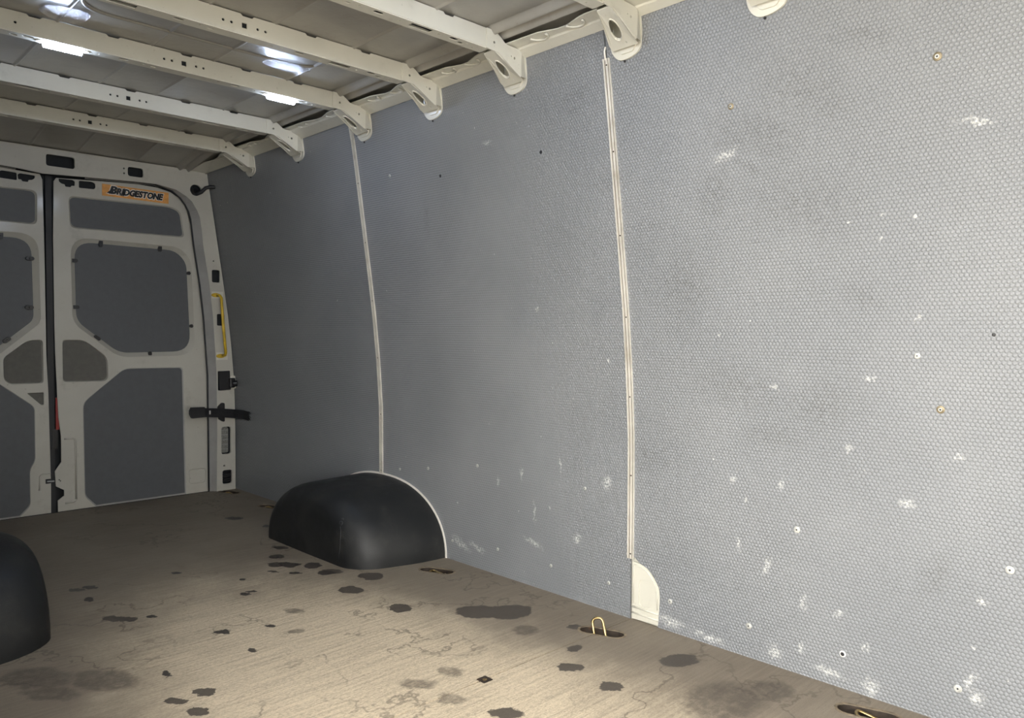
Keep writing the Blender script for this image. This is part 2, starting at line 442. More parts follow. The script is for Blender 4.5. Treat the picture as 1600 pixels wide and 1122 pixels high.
for y0, y1 in ((Y_FRONT, SEAM-.0022), (SEAM+.0022, 4.125)):
    bm = bmesh.new()
    holes = [eye_slot(*e) for e in EYES if y0 < e[1]-.068 and e[1]+.068 < y1]
    x0, x1 = XL-.01, 1.888
    if y0 < 1: outer = [(x0, y0), (x1, y0), (x1, y1)] + notch(EYES[1], y1, True)[::-1] + [(x0, y1)]
    else: outer = [(x0, y0)] + notch(EYES[1], y0, False) + [(x1, y0), (x1, y1), (x0, y1)]
    plateZ(bm, [outer] + holes, 0, .018)
    obj('floor_panel', bm, M_FLOOR, floor)
bm = bmesh.new(); box(bm, XL-.01, Y_FRONT, -.075, 1.888, 4.2, -.065)
obj('floor_pan', bm, M_DARK, floor)
bm = bmesh.new(); plateZ(bm, [rect(1.266, SEAM-.017, 1.296, SEAM+.013, .003)], .0012, .004)
cap = obj('square_cap', bm, M_RUST, floor); cap['label'] = 'small square metal cap on floor seam'
bm = bmesh.new(); disc(bm, (1.281, SEAM-.002, .0012), (0, 0, 1), .006, .001)
obj('rivet', bm, M_STEEL, cap)

# ---- right wall
def wall_strip(ylo, yhi, side=1, z0=0.0, z1=1.738, th=.005, nz=44):
    """curved board between ylo(z) and yhi(z); UV in metres"""
    bm = bmesh.new(); uvl = bm.loops.layers.uv.new('UVMap')
    zs = sorted(set([z0 + (z1-z0)*i/nz for i in range(nz+1)] + [z for z in (.004, .09, .118, .148, .166, .176) if z0 < z < z1 and side > 0]))
    fx = wx if side > 0 else wxl
    rows = []; s = z0
    for i, z in enumerate(zs):
        if i: s += math.hypot(z - zs[i-1], fx(z) - fx(zs[i-1]))
        a, b = ylo(z), yhi(z)
        ny = 6
        rows.append([(fx(z), a + (b-a)*k/ny, z, s) for k in range(ny+1)])
    V = [[bm.verts.new(q[:3]) for q in r] for r in rows]
    B = [[bm.verts.new((q[0] + side*th, q[1], q[2])) for q in r] for r in rows]
    E = [[bm.verts.new(q[:3]) for q in r] for r in rows]      # own corners for the flat edges
    uvs = {v: (q[1], q[3]) for r, R in zip(V, rows) for v, q in zip(r, R)}
    uvs.update({v: (q[1], q[3]) for r, R in zip(B, rows) for v, q in zip(r, R)})
    uvs.update({v: (q[1], q[3]) for r, R in zip(E, rows) for v, q in zip(r, R)})
    n, m = len(V), len(V[0])
    def q4(a, b, c, d):
        f = bm.faces.new((a, b, c, d))
        for l in f.loops: l[uvl].uv = uvs[l.vert]
        return f
    for i in range(n-1):
        for k in range(m-1):
            f = q4(V[i][k], V[i+1][k], V[i+1][k+1], V[i][k+1]); f.smooth = True
            q4(B[i][k], B[i][k+1], B[i+1][k+1], B[i+1][k])
        q4(E[i][0], B[i][0], B[i+1][0], E[i+1][0]); q4(E[i][-1], E[i+1][-1], B[i+1][-1], B[i][-1])
    for k in range(m-1):
        q4(E[0][k], E[0][k+1], B[0][k+1], B[0][k]); q4(E[-1][k], B[-1][k], B[-1][k+1], E[-1][k+1])
    return bm
FOOT = [(0, 1.306), (.004, 1.306), (.088, 1.300), (.118, 1.303), (.148, 1.325), (.166, 1.345), (.176, 1.374), (.1765, 1.4035), (3, 1.4035)]
def foot_edge(z):
    for (a, ya), (b, yb) in zip(FOOT, FOOT[1:]):
        if z <= b: return ya + (yb-ya)*(z-a)/(b-a) if b > a else yb
    return 1.4035
wall_r = tag(empty('wall_right'), kind='structure')
obj('wall_panel', wall_strip(lambda z: Y_FRONT, foot_edge), M_BOARD, wall_r, recalc=False)
obj('wall_panel', wall_strip(lambda z: 1.4075, lambda z: 2.711), M_BOARD, wall_r, recalc=False)
obj('wall_panel', wall_strip(lambda z: 2.714, lambda z: 4.118), M_BOARD, wall_r, recalc=False)
bm = bmesh.new()
vs = []
for i in range(24):
    z = -.02 + 1.80*i/23
    vs.append([bm.verts.new((wx(z)+d, y, z)) for d in (.010, .016) for y in (Y_FRONT, 4.3)])
for a, b in zip(vs, vs[1:]):
    bm.faces.new((a[0], b[0], b[1], a[1])); bm.faces.new((a[2], a[3], b[3], b[2]))
obj('body_side', bm, M_CREAM, wall_r)
# pillar foot showing through the cut-out of the front board
bm = bmesh.new()
PF = [(1.4015, .002), (1.4015, .176), (1.374, .175), (1.347, .166), (1.327, .148), (1.304, .117), (1.301, .090), (1.3055, .006)]
fx0 = lambda d: (lambda y, z: (wx(z) + d, y, z))
EMB = rnd([(1.377, .045), (1.377, .128), (1.338, .128), (1.330, .118), (1.326, .052)], .016)
add_plate(bm, [rnd(PF, [.004, .004, .01, .012, .012, .012, .012, .003]), EMB], fx0(.0005), fx0(.006))
pf = obj('pillar_foot', bm, M_CREAM, wall_r, bevel=.0016); pf['label'] = 'cream metal pillar foot with pressed oblong panel'
bm = bmesh.new(); add_plate(bm, [EMB], fx0(.0038), fx0(.006)); obj('pressed_panel', bm, M_CREAM, pf)
bm = bmesh.new(); tube(bm, [(wx(z)-.0005, y, z) for y, z in rnd([(1.396, .050), (1.396, .168), (1.372, .167), (1.349, .158), (1.331, .142), (1.311, .113), (1.309, .050)], [0, .004, .01, .012, .012, .012, 0])], .0022, 6); obj('pressed_border', bm, M_CREAM, pf, True)
for zz in (.040, .022):
    bm = bmesh.new(); tube(bm, [(wx(zz)-.0005, 1.400, zz), (wx(zz)-.0005, 1.306, zz-.002)], .0028, 6); obj('pressed_rib', bm, M_CREAM, pf, True)
# screws in the boards
SC = [(.55, 1.445, .0095, 1), (1.029, 1.44, .0085, 1), (.557, .699, .0092, 1), (.887, .368, .0088, 0), (1.016, .085, .0085, 0), (.513, .084, .0088, 0), (.42, .369, .009, 0),
      (1.265, .088, .0075, 0), (1.491, .089, .006, 0), (1.735, .089, .006, 0), (1.994, .092, .006, 0), (2.246, .073, .006, 0), (2.105, .378, .0065, 0), (2.396, .331, .0065, 0),
      (1.693, 1.434, .006, 2), (2.194, 1.431, .006, 2), (2.497, 1.473, .006, 0), (1.439, 1.728, .009, 0), (1.251, 1.7325, .005, 2), (.766, .085, .008, 3), (2.583, .304, .006, 0), (1.59, .37, .006, 0), (.454, .865, .004, 2), (.604, .817, .007, 0)]
screw_cache = {}
def wall_normal(z):
    dz = .02; return Vector((-(2*dz), 0, (wx(z+dz)-wx(z-dz)))).normalized()
for y, z, r, k in SC:
    key = (r, k, round(wall_normal(z).z, 2))
    if key not in screw_cache:
        n = wall_normal(z)
        bm = bmesh.new(); disc(bm, (0, 0, 0), n, r, .0025 if k != 2 else .001, 16, .55)
        me = bpy.data.meshes.new('screw'); bm.to_mesh(me); bm.free()
        me.materials.append({0: M_SCREW, 1: M_BRASS, 2: M_BLACK, 3: M_WHITE}[k])
        bm = bmesh.new(); disc(bm, tuple(n*(.0032 if k == 1 else .0024)), n, r*(.24 if k != 3 else .62), .0006, 10, .8)
        m2 = bpy.data.meshes.new('screw_head'); bm.to_mesh(m2); bm.free(); m2.materials.append(M_INK)
        bm = bmesh.new(); disc(bm, tuple(n*.002), n, r*.5, .0012, 12, .8)
        m3 = bpy.data.meshes.new('screw_collar'); bm.to_mesh(m3); bm.free(); m3.materials.append(M_SCREW)
        screw_cache[key] = (me, m2, m3)
    me, m2, m3 = screw_cache[key]
    o = link('screw', me, None, wall_r); o.location = (wx(z) + .0002, y, z)
    if k == 1: link('screw_collar', m3, None, o)
    if k != 2: link('screw_head', m2, None, o)

# ---- left wall with the open side door
wall_l = tag(empty('wall_left'), kind='structure')
obj('wall_panel', wall_strip(lambda z: DOOR_Y1 + .05, lambda z: 2.71, -1), M_BOARD_PLAIN, wall_l)
obj('wall_panel', wall_strip(lambda z: 2.714, lambda z: 4.118, -1), M_BOARD_PLAIN, wall_l)
bm = bmesh.new()
vs = []
for i in range(24):
    z = -.02 + 1.79*i/23
    vs.append([bm.verts.new((wxl(z)+d, y, z)) for d in (.004, -.075) for y in (DOOR_Y1, DOOR_Y1+.052)])
for a, b in zip(vs, vs[1:]):
    bm.faces.new((a[0], a[1], b[1], b[0])); bm.faces.new((a[0], b[0], b[2], a[2])); bm.faces.new((a[1], a[3], b[3], b[1])); bm.faces.new((a[2], b[2], b[3], a[3]))
obj('door_pillar', bm, M_CREAM, wall_l)
bm = bmesh.new()
def side_sheet(y0, y1, z0, z1, n=12):
    vs = []
    for i in range(n+1):
        z = z0 + (z1-z0)*i/n
        vs.append([bm.verts.new((wxl(z)-.012, y, z)) for y in (y0, y1)])
    for a, b in zip(vs, vs[1:]): bm.faces.new((a[0], b[0], b[1], a[1]))
side_sheet(DOOR_Y1+.03, 4.3, -.02, 1.78)
side_sheet(Y_FRONT, DOOR_Y0-.09, -.02, .40)          # cab door; unseen window above it opened for more front light
side_sheet(DOOR_Y0-.09, DOOR_Y0, -.02, 1.78)         # post between cab door and side door
side_sheet(Y_FRONT, DOOR_Y0-.09, 1.60, 1.78)
obj('body_side', bm, M_CREAM, wall_l)

# ---- cab end behind the viewer: unseen partition, windscreen opening sized for the light
bm = bmesh.new(); plateY(bm, [rect(XL-.1, -.02, 1.90, 1.80), rect(XL+.30, .70, 1.45, 1.25, .08)], Y_FRONT-.03, .03)
tag(obj('wall_front', bm, M_CREAM), kind='structure')

# ---- roof skin
ceiling = tag(empty('ceiling'), kind='structure')
def roof_u():
    us = []
    def bead(c, w, h):
        for k in range(-4, 5):
            us.append((c + w*k/4, 1.768 - h*.5*(1+math.cos(PI*k/4))))
    us.append((0, 1.768)); bead(.098, .009, .004); us.append((.2, 1.768)); bead(.364, .009, .006)
    us.append((.46, 1.768)); us.append((.548, 1.767)); us.append((.556, 1.772))
    for c, h in ((.580, .017), (.624, .019)):
        for k in range(-5, 6): us.append((c + .021*k/5, 1.769 - h*.5*(1+math.cos(PI*k/5))))
    us += [(.652, 1.772), (.69, 1.768), (.74, 1.752)]
    return us
RU = roof_u()
prof = [(XC-u, z) for u, z in reversed(RU)] + [(XC+u, z) for u, z in RU[1:]]
def roof_dz(y):
    if y <= 3.66: return 0.0
    t = min(1, (y-3.66)/(4.10-3.66)); return -.052*t*t*(1.6-.6*t)
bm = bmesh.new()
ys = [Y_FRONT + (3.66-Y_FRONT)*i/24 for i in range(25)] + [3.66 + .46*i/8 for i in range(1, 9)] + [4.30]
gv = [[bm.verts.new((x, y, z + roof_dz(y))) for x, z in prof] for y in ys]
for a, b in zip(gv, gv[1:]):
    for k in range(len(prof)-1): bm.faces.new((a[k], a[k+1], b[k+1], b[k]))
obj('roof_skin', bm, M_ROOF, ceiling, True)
# oblong pressed bead in the roof panel between two ribs
bm = bmesh.new()
loop = rnd([(.645, 2.19), (1.386, 2.19), (1.386, 2.415), (.645, 2.415)], [.02, .02, .11, .11], 10)
tube(bm, [(x, y, 1.768) for x, y in loop], .0075, 8, True, .8)
obj('pressed_bead', bm, M_ROOF, ceiling, True)
# cant rails: flanged strips along both roof edges, wide at the ribs, stepped in between
def cant(side):
    bm = bmesh.new()
    inner = []
    ys_ = [Y_FRONT] + RIBS + [4.10]
    for a, b in zip(ys_, ys_[1:]):
        L = b-a
        inner += [(.632, a), (.632, a + .30*L), (.636, a+.36*L), (.656, a+.50*L), (.656, a+.58*L), (.636, a+.72*L)]
    inner.append((.632, 4.10))
    outer = [(.7165, 4.10), (.7165, Y_FRONT)]
    pl = [(XC + side*u, y) for u, y in inner + outer]
    dz = lambda y: roof_dz(y)*.55
    add_plate(bm, [pl], lambda x, y: (x, y, 1.7345 + (.004 if abs(x-XC) < .7 else 0) + dz(y)), lambda x, y: (x, y, 1.742 + dz(y)))
    o = obj('cant_rail', bm, M_CREAM, ceiling, bevel=.0015)
    # rolled lower lip against the wall board
    bm = bmesh.new()
    tube(bm, [(XC + side*.7145, Y_FRONT + (4.1-Y_FRONT)*i/30, 1.7335 + roof_dz(Y_FRONT + (4.1-Y_FRONT)*i/30)*.55) for i in range(31)], .0035, 6)
    obj('rolled_lip', bm, M_CREAM, o, True)
    for a in RIBS:
        for d in (-.115, .185):
            y = a + d
            if side < 0 and y < DOOR_Y1: continue
            bm = bmesh.new()
            pts = [(XC + side*(.648 + .030*math.sin(t)), y + .030*math.cos(t), 1.7345) for t in [PI*k/8 for k in range(9)]]
            tube(bm, pts, .0042, 6, False, .8)
            obj('pressed_tab', bm, M_CREAM, o, True)
    return o
cant(1); cant(-1)

# ---- rear frame: header and pillars round the doors
wall_b = tag(empty('wall_rear'), kind='structure')
HB = [(1.151, 1.604), (1.369, 1.614), (1.47, 1.616), (1.566, 1.600), (1.620, 1.572), (1.648, 1.549), (1.675, 1.505), (1.689, 1.47), (1.699, 1.40), (1.705, 1.328), (1.738, 1.117), (1.756, .946), (1.774, .634), (1.775, .337), (1.770, -.005)]
OUT = [(wx(z)-.006, z) for z in (-.005, .2, .4, .6, .8, .95, 1.1, 1.3, 1.5, 1.65)] + [(1.728, 1.714)]
mir = lambda l: [(2*XC - x, z) for x, z in reversed(l)]
outer = OUT + mir(OUT) + mir(HB) + [(.962, 1.594)] + HB
holes = [rect(.974, 1.633, 1.094, 1.687, .012), rect(1.331, 1.637, 1.405, 1.683, .014), rect(.609, 1.637, .683, 1.683, .014),
         circ(1.314, 1.671, .0045), circ(1.314, 1.647, .0045),
         rect(1.751, 1.131, 1.795, 1.198, .009), rect(1.777, .899, 1.819, .962, .008), rect(1.780, .548, 1.848, .653, .004),
         rect(1.797, .198, 1.850, .348, .014), rect(1.802, .035, 1.855, .110, .012), circ(1.760, 1.245, .004), circ(1.812, .135, .005), circ(1.668, 1.611, .030, 18)]
bm = bmesh.new(); plateY(bm, [outer] + holes, Y_REAR, .012)
obj('rear_frame', bm, M_CREAM_DIM, wall_b, bevel=.003)
bm = bmesh.new(); plateY(bm, [rect(XL, 1.617, 1.86, 1.74)], 4.155, .005); plateY(bm, [[(1.79, -.02), (1.93, -.02), (1.93, 1.3), (1.82, 1.74), (1.66, 1.74), (1.72, 1.3)]], 4.150, .005)
plateY(bm, [mir([(1.79, -.02), (1.93, -.02), (1.93, 1.3), (1.82, 1.74), (1.66, 1.74), (1.72, 1.3)])], 4.150, .005)
obj('frame_cavity', bm, M_DARK, wall_b)
bm = bmesh.new(); box(bm, XL-.1, 4.285, -.08, 2.0, 4.30, 1.80); obj('light_stop_skin', bm, M_DARK, wall_b)  # unseen sheet added to stop daylight leaking in behind the doors
# grey return of the pillar towards the door, black rubber seal at its edge
INN = [(1.151, 1.613), (1.369, 1.622), (1.47, 1.622), (1.560, 1.599), (1.604, 1.566), (1.628, 1.535), (1.646, 1.50), (1.657, 1.46), (1.664, 1.40), (1.672, 1.328), (1.703, 1.117), (1.722, .946), (1.742, .634), (1.744, .337), (1.745, -.005)]
for mm in (lambda l: l, lambda l: [(2*XC-x, z) for x, z in l]):
    a, b = mm(HB), mm(INN)
    bm = bmesh.new()
    va = [bm.verts.new((x, Y_REAR+.002, z)) for x, z in a]; vb = [bm.verts.new((x, Y_REAR+.034, z)) for x, z in b]; vc = [bm.verts.new((x, 4.158, z)) for x, z in a]
    for i in range(len(a)-1):
        bm.faces.new((va[i], va[i+1], vb[i+1], vb[i])); bm.faces.new((vb[i], vb[i+1], vc[i+1], vc[i]))
    obj('pillar_return', bm, M_GREY, wall_b)
    bm = bmesh.new(); tube(bm, [(x, Y_REAR+.040, z) for x, z in b], .0065, 8); obj('rubber_seal', bm, M_RUBBER, wall_b, True)
bm = bmesh.new(); plateY(bm, [rect(1.803, .203, 1.846, .343, .012)], 4.124, .004)
ln_ = obj('access_lens', bm, M_LENS, wall_b); ln_['label'] = 'ribbed grey lens in lower pillar opening'
for k in range(5):
    bm = bmesh.new(); z = .222 + .026*k; box(bm, 1.805, 4.1205, z, 1.844, 4.1245, z+.003); obj('lens_rib', bm, M_GREY, ln_)
for k in range(5):
    bm = bmesh.new(); z = .045 + .0135*k; box(bm, 1.803, 4.108, z, 1.854, 4.124, z+.005); obj('vent_slat', bm, M_BLACK, wall_b)

# ---- rear doors
YD = 4.16
def ring(bm, outer_, inner_, y0, y1):
    a = [bm.verts.new((x, y0, z)) for x, z in outer_]; b = [bm.verts.new((x, y1, z)) for x, z in inner_]
    n = len(a)
    for i in range(n): bm.faces.new((a[i], a[(i+1) % n], b[(i+1) % n], b[i]))
def inset(pts, d):
    cx = sum(p[0] for p in pts)/len(pts); cz = sum(p[1] for p in pts)/len(pts)
    xs = [p[0] for p in pts]; zs = [p[1] for p in pts]
    sx = 1 - 2*d/(max(xs)-min(xs)); sz = 1 - 2*d/(max(zs)-min(zs))
    return [(cx + (x-cx)*sx, cz + (z-cz)*sz) for x, z in pts]
def panel_in(door, name, hole, depth, flange, material, margin=.008, fl_mat=None):
    bm = bmesh.new(); ring(bm, hole, inset(hole, flange), YD+.001, YD+depth); obj('pressed_flange', bm, fl_mat or M_CREAM_DIM, door, True)
    bm = bmesh.new(); plateY(bm, [inset(hole, flange-margin)], YD+depth, .004)
    return obj(name, bm, material, door)
def clips(door, lst):
    for x, z, t in lst:
        bm = bmesh.new()
        plateY(bm, [slot(x, z, .018, .009, t)], YD+.006, .012); 
        c = obj('clip', bm, M_BLACK, door, bevel=.002)
        bm = bmesh.new(); disc(bm, (x, YD+.006, z), (0, -1, 0), .004, .003, 8); obj('clip_pin', bm, M_BLACK, c)

door1 = tag(empty('door_1'), kind='structure')
R_OUT = [(1.019, -.004), (1.019, .05), (1.046, .07), (1.046, .098), (1.012, .120), (1.008, .192), (1.036, .235), (1.036, .36), (1.026, .45), (1.022, .57), (1.016, .75), (1.014, .93), (1.014, 1.31), (1.019, 1.575), (1.030, 1.592),
         (1.218, 1.603), (1.40, 1.613), (1.491, 1.609), (1.560, 1.594), (1.605, 1.568), (1.642, 1.521), (1.663, 1.43), (1.679, 1.339), (1.724, 1.033), (1.744, .831), (1.757, .432), (1.757, -.004)]
R_UP = rnd([(1.081, 1.514), (1.56, 1.520), (1.612, 1.500), (1.630, 1.364), (1.086, 1.361)], [.025, .04, .04, .022, .03], 5)
R_MAIN = rnd([(1.087, 1.318), (1.600, 1.312), (1.664, 1.25), (1.684, .74), (1.300, .735), (1.092, .905)], [.09, .09, .06, .10, .05, .05], 7)
R_HEX = rnd([(1.047, .823), (1.141, .823), (1.247, .735), (1.250, .617), (1.047, .619)], [.016, .03, .03, .03, .018], 4)
R_LOW = rnd([(1.133, .515), (1.325, .678), (1.618, .676), (1.629, -.003), (1.186, -.003), (1.137, .051)], [.03, .03, .02, 0, 0, .02], 4)
R_SLOT = rnd([(1.127, 1.592), (1.127, 1.558), (1.195, 1.560), (1.201, 1.57), (1.199, 1.588), (1.185, 1.595)], .005, 2)
R_CATCH = rnd([(1.040, 1.590), (1.041, 1.577), (1.052, 1.568), (1.066, 1.566), (1.068, 1.556), (1.092, 1.556), (1.095, 1.564), (1.108, 1.564), (1.110, 1.585), (1.100, 1.592)], .003, 2)
bm = bmesh.new(); plateY(bm, [R_OUT, R_UP, R_MAIN, R_HEX, R_LOW, R_SLOT, R_CATCH], YD, .006)
obj('door_frame', bm, M_CREAM_DIM, door1, bevel=.0025)
panel_in(door1, 'upper_panel', R_UP, .010, .006, M_DOORPANEL, .004)
panel_in(door1, 'window_panel', R_MAIN, .020, .020, M_DOORPANEL, .004)
panel_in(door1, 'corner_panel', R_HEX, .012, .004, M_OLIVE, .003)
panel_in(door1, 'lower_panel', R_LOW, .003, .005, M_DOORPANEL, .002, M_GREY)
bm = bmesh.new(); plateY(bm, [rect(1.01, 1.54, 1.22, 1.60)], YD+.022, .003); obj('catch_cavity', bm, M_DARK, door1)
clips(door1, [(1.225, 1.299, PI/2), (1.508, 1.298, PI/2), (1.103, 1.206, 0), (1.108, .981, 0), (1.662, 1.178, 0), (1.676, .896, 0), (1.203, .832, -.6), (1.453, .745, PI/2)])
bm = bmesh.new(); tube(bm, [(1.098, YD-.001, .045), (1.098, YD-.001, .335), (1.092, YD-.001, .343), (1.05, YD-.001, .345)], .005, 6); tube(bm, [(1.098, YD-.001, .045), (1.09, YD-.001, .036), (1.05, YD-.001, .034)], .005, 6)
obj('pressed_rib', bm, M_CREAM_DIM, door1, True)
bm = bmesh.new(); tube(bm, [(x, YD-.001, z) for x, z in rnd([(1.645, .05), (1.735, .05), (1.735, .125), (1.645, .125)], .02)], .003, 6, True); obj('pressed_rib', bm, M_CREAM_DIM, door1, True)
for x, z in ((1.026, .150), (1.031, .144)):
    bm = bmesh.new(); disc(bm, (x, YD, z), (0, -1, 0), .003, .001, 8); obj('bolt', bm, M_INK, door1)
bm = bmesh.new(); box(bm, 1.016, YD+.004, .392, 1.030, YD+.012, .545); rd = obj('reflector', bm, M_RED, door1); rd['label'] = 'red reflector strip in door gap'
bm = bmesh.new(); plateY(bm, [[(.98, -.03), (1.80, -.03), (1.80, .45), (1.71, 1.45), (1.6, 1.62), (.98, 1.62)]], YD+.055, .01); obj('light_stop_skin', bm, M_DARK, door1)

door2 = tag(empty('door_2'), kind='structure')
L_OUT = [(.990, -.004), (.991, .133), (.985, .57), (.979, .744), (.978, .932), (.976, 1.308), (.972, 1.575), (.962, 1.600), (.80, 1.607), (.62, 1.614), (.523, 1.609), (.454, 1.594), (.409, 1.568), (.372, 1.521), (.351, 1.43), (.335, 1.339), (.290, 1.033), (.270, .831), (.257, .432), (.257, -.004)]
L_UP = rnd([(.950, 1.522), (.46, 1.517), (.405, 1.500), (.384, 1.364), (.948, 1.362)], [.03, .04, .04, .022, .025], 5)
L_MAIN = rnd([(.952, 1.320), (.414, 1.312), (.350, 1.25), (.330, .74), (.765, .735), (.958, .905)], [.09, .09, .06, .10, .05, .03], 7)
L_HEX = rnd([(.965, .823), (.905, .823), (.804, .740), (.805, .640), (.828, .617), (.966, .617)], [.016, .03, .02, .02, .02, .015], 4)
L_TRI = rnd([(.896, .574), (.966, .574), (.966, .515), (.955, .514)], .006, 3)
L_LOW = rnd([(.928, .508), (.720, .678), (.396, .676), (.385, -.003), (.862, -.003), (.905, .041), (.905, .213), (.928, .254)], [.02, .03, .02, 0, 0, .02, .02, .02], 4)
L_SLOT = [(2*0.998-x, z) for x, z in R_SLOT]; L_CATCH = [(1.982-x, z) for x, z in R_CATCH]
bm = bmesh.new(); plateY(bm, [L_OUT, L_UP, L_MAIN, L_HEX, L_TRI, L_LOW, L_SLOT, L_CATCH], YD, .006)
obj('door_frame', bm, M_CREAM_DIM, door2, bevel=.0025)
panel_in(door2, 'upper_panel', L_UP, .010, .006, M_DOORPANEL, .004)
panel_in(door2, 'window_panel', L_MAIN, .020, .024, M_DOORPANEL, .004)
panel_in(door2, 'corner_panel', L_HEX, .012, .004, M_OLIVE, .003)
panel_in(door2, 'triangle_panel', L_TRI, .010, .002, M_OLIVE, .001)
panel_in(door2, 'lower_panel', L_LOW, .003, .005, M_DOORPANEL, .002, M_GREY)
bm = bmesh.new(); plateY(bm, [rect(.78, 1.54, .985, 1.60)], YD+.022, .003); obj('catch_cavity', bm, M_DARK, door2)
clips(door2, [(.919, 1.203, 0), (.914, .974, 0), (.822, .822, .6), (.805, 1.301, PI/2)])
bm = bmesh.new(); plateY(bm, [rect(.968, .138, .990, .160, .002)], YD-.002, .004); lt = obj('latch', bm, M_BLACK, door2); lt['label'] = 'black latch slot with steel bolt'
bm = bmesh.new(); tube(bm, [(.974, YD-.005, .149), (1.004, YD-.005, .147)], .0035, 6); obj('latch_bolt', bm, M_SCREW, lt)
bm = bmesh.new(); tube(bm, [(.990, YD-.001, .186), (.955, YD-.001, .186), (.944, YD-.001, .176), (.941, YD-.001, .11)], .0035, 6); obj('pressed_rib', bm, M_CREAM_DIM, door2, True)
bm = bmesh.new(); plateY(bm, [[(.22, -.03), (1.04, -.03), (1.04, 1.62), (.41, 1.62), (.30, 1.45), (.22, .45)]], YD+.066, .01); obj('light_stop_skin', bm, M_DARK, door2)
bm = bmesh.new(); box(bm, .986, YD+.012, -.02, 1.012, YD+.03, 1.60); obj('gap_seal', bm, M_RUBBER, door2)
bm = bmesh.new(); box(bm, 1.000, YD+.006, .30, 1.024, YD+.02, .395); obj('lock_block', bm, M_BLACK, door2)

# ================================================================== THINGS
# ---- roof ribs
def beam_mesh():
    """hollow pressed beam, front face at y = 0"""
    bm = bmesh.new()
    a, b = XC-.560, XC+.560
    top = []
    nts = [-.42, -.21, .012, .215, .41]
    for n in nts:
        x = XC+n; top += [(x-.022, 1.7655), (x-.016, 1.7595), (x+.012, 1.7595), (x+.018, 1.7655)]
    outl = [(a, 1.708), (b, 1.708), (b, 1.7655)] + list(reversed(top)) + [(a, 1.7655)]
    hs = [rect(XC-.0075, 1.7255, XC+.0075, 1.7405)] + [circ(XC+d, 1.733, .0042, 8) for d in (-.062, -.038, .040, .064)] + [circ(XC-.47, 1.733, .004, 8)]
    add_plate(bm, [outl]+hs, lambda u, v: (u, .004*(1.7655-v)/.057*-1+.004, v), lambda u, v: (u, .006, v))
    sl = []
    for s in (-1, 1):
        sl += [rect(*sorted((XC+s*.285, XC+s*.358))[:1], .010, sorted((XC+s*.285, XC+s*.358))[1], .032, .002, 2)]
        sl += [slot(XC+s*.179, .018, .015, .007), circ(XC+s*.25, .022, .004, 8), circ(XC+s*.384, .020, .004, 8), slot(XC+s*.436, .016, .015, .007), slot(XC+s*.470, .027, .010, .006), circ(XC+s*.487, .016, .0035, 8), circ(XC+s*.518, .030, .0035, 8), circ(XC+s*.12, .016, .004, 8), slot(XC+s*.088, .022, .009, .004)]
    add_plate(bm, [[(a, .002), (b, .002), (b, .044), (a, .044)]] + sl, lambda u, v: (u, v, 1.7055), lambda u, v: (u, v, 1.708))
    box(bm, a, .042, 1.707, b, .0445, 1.766)
    bmesh.ops.recalc_face_normals(bm, faces=bm.faces)
    me = bpy.data.meshes.new('beam'); bm.to_mesh(me); bm.free(); me.materials.append(M_CREAM)
    # dark box painting in the shade inside the hollow beam
    bm = bmesh.new(); box(bm, a+.002, .0145, 1.716, b-.002, .040, 1.764)
    m2 = bpy.data.meshes.new('beam_shade'); bm.to_mesh(m2); bm.free(); m2.materials.append(M_DARK)
    return me, m2
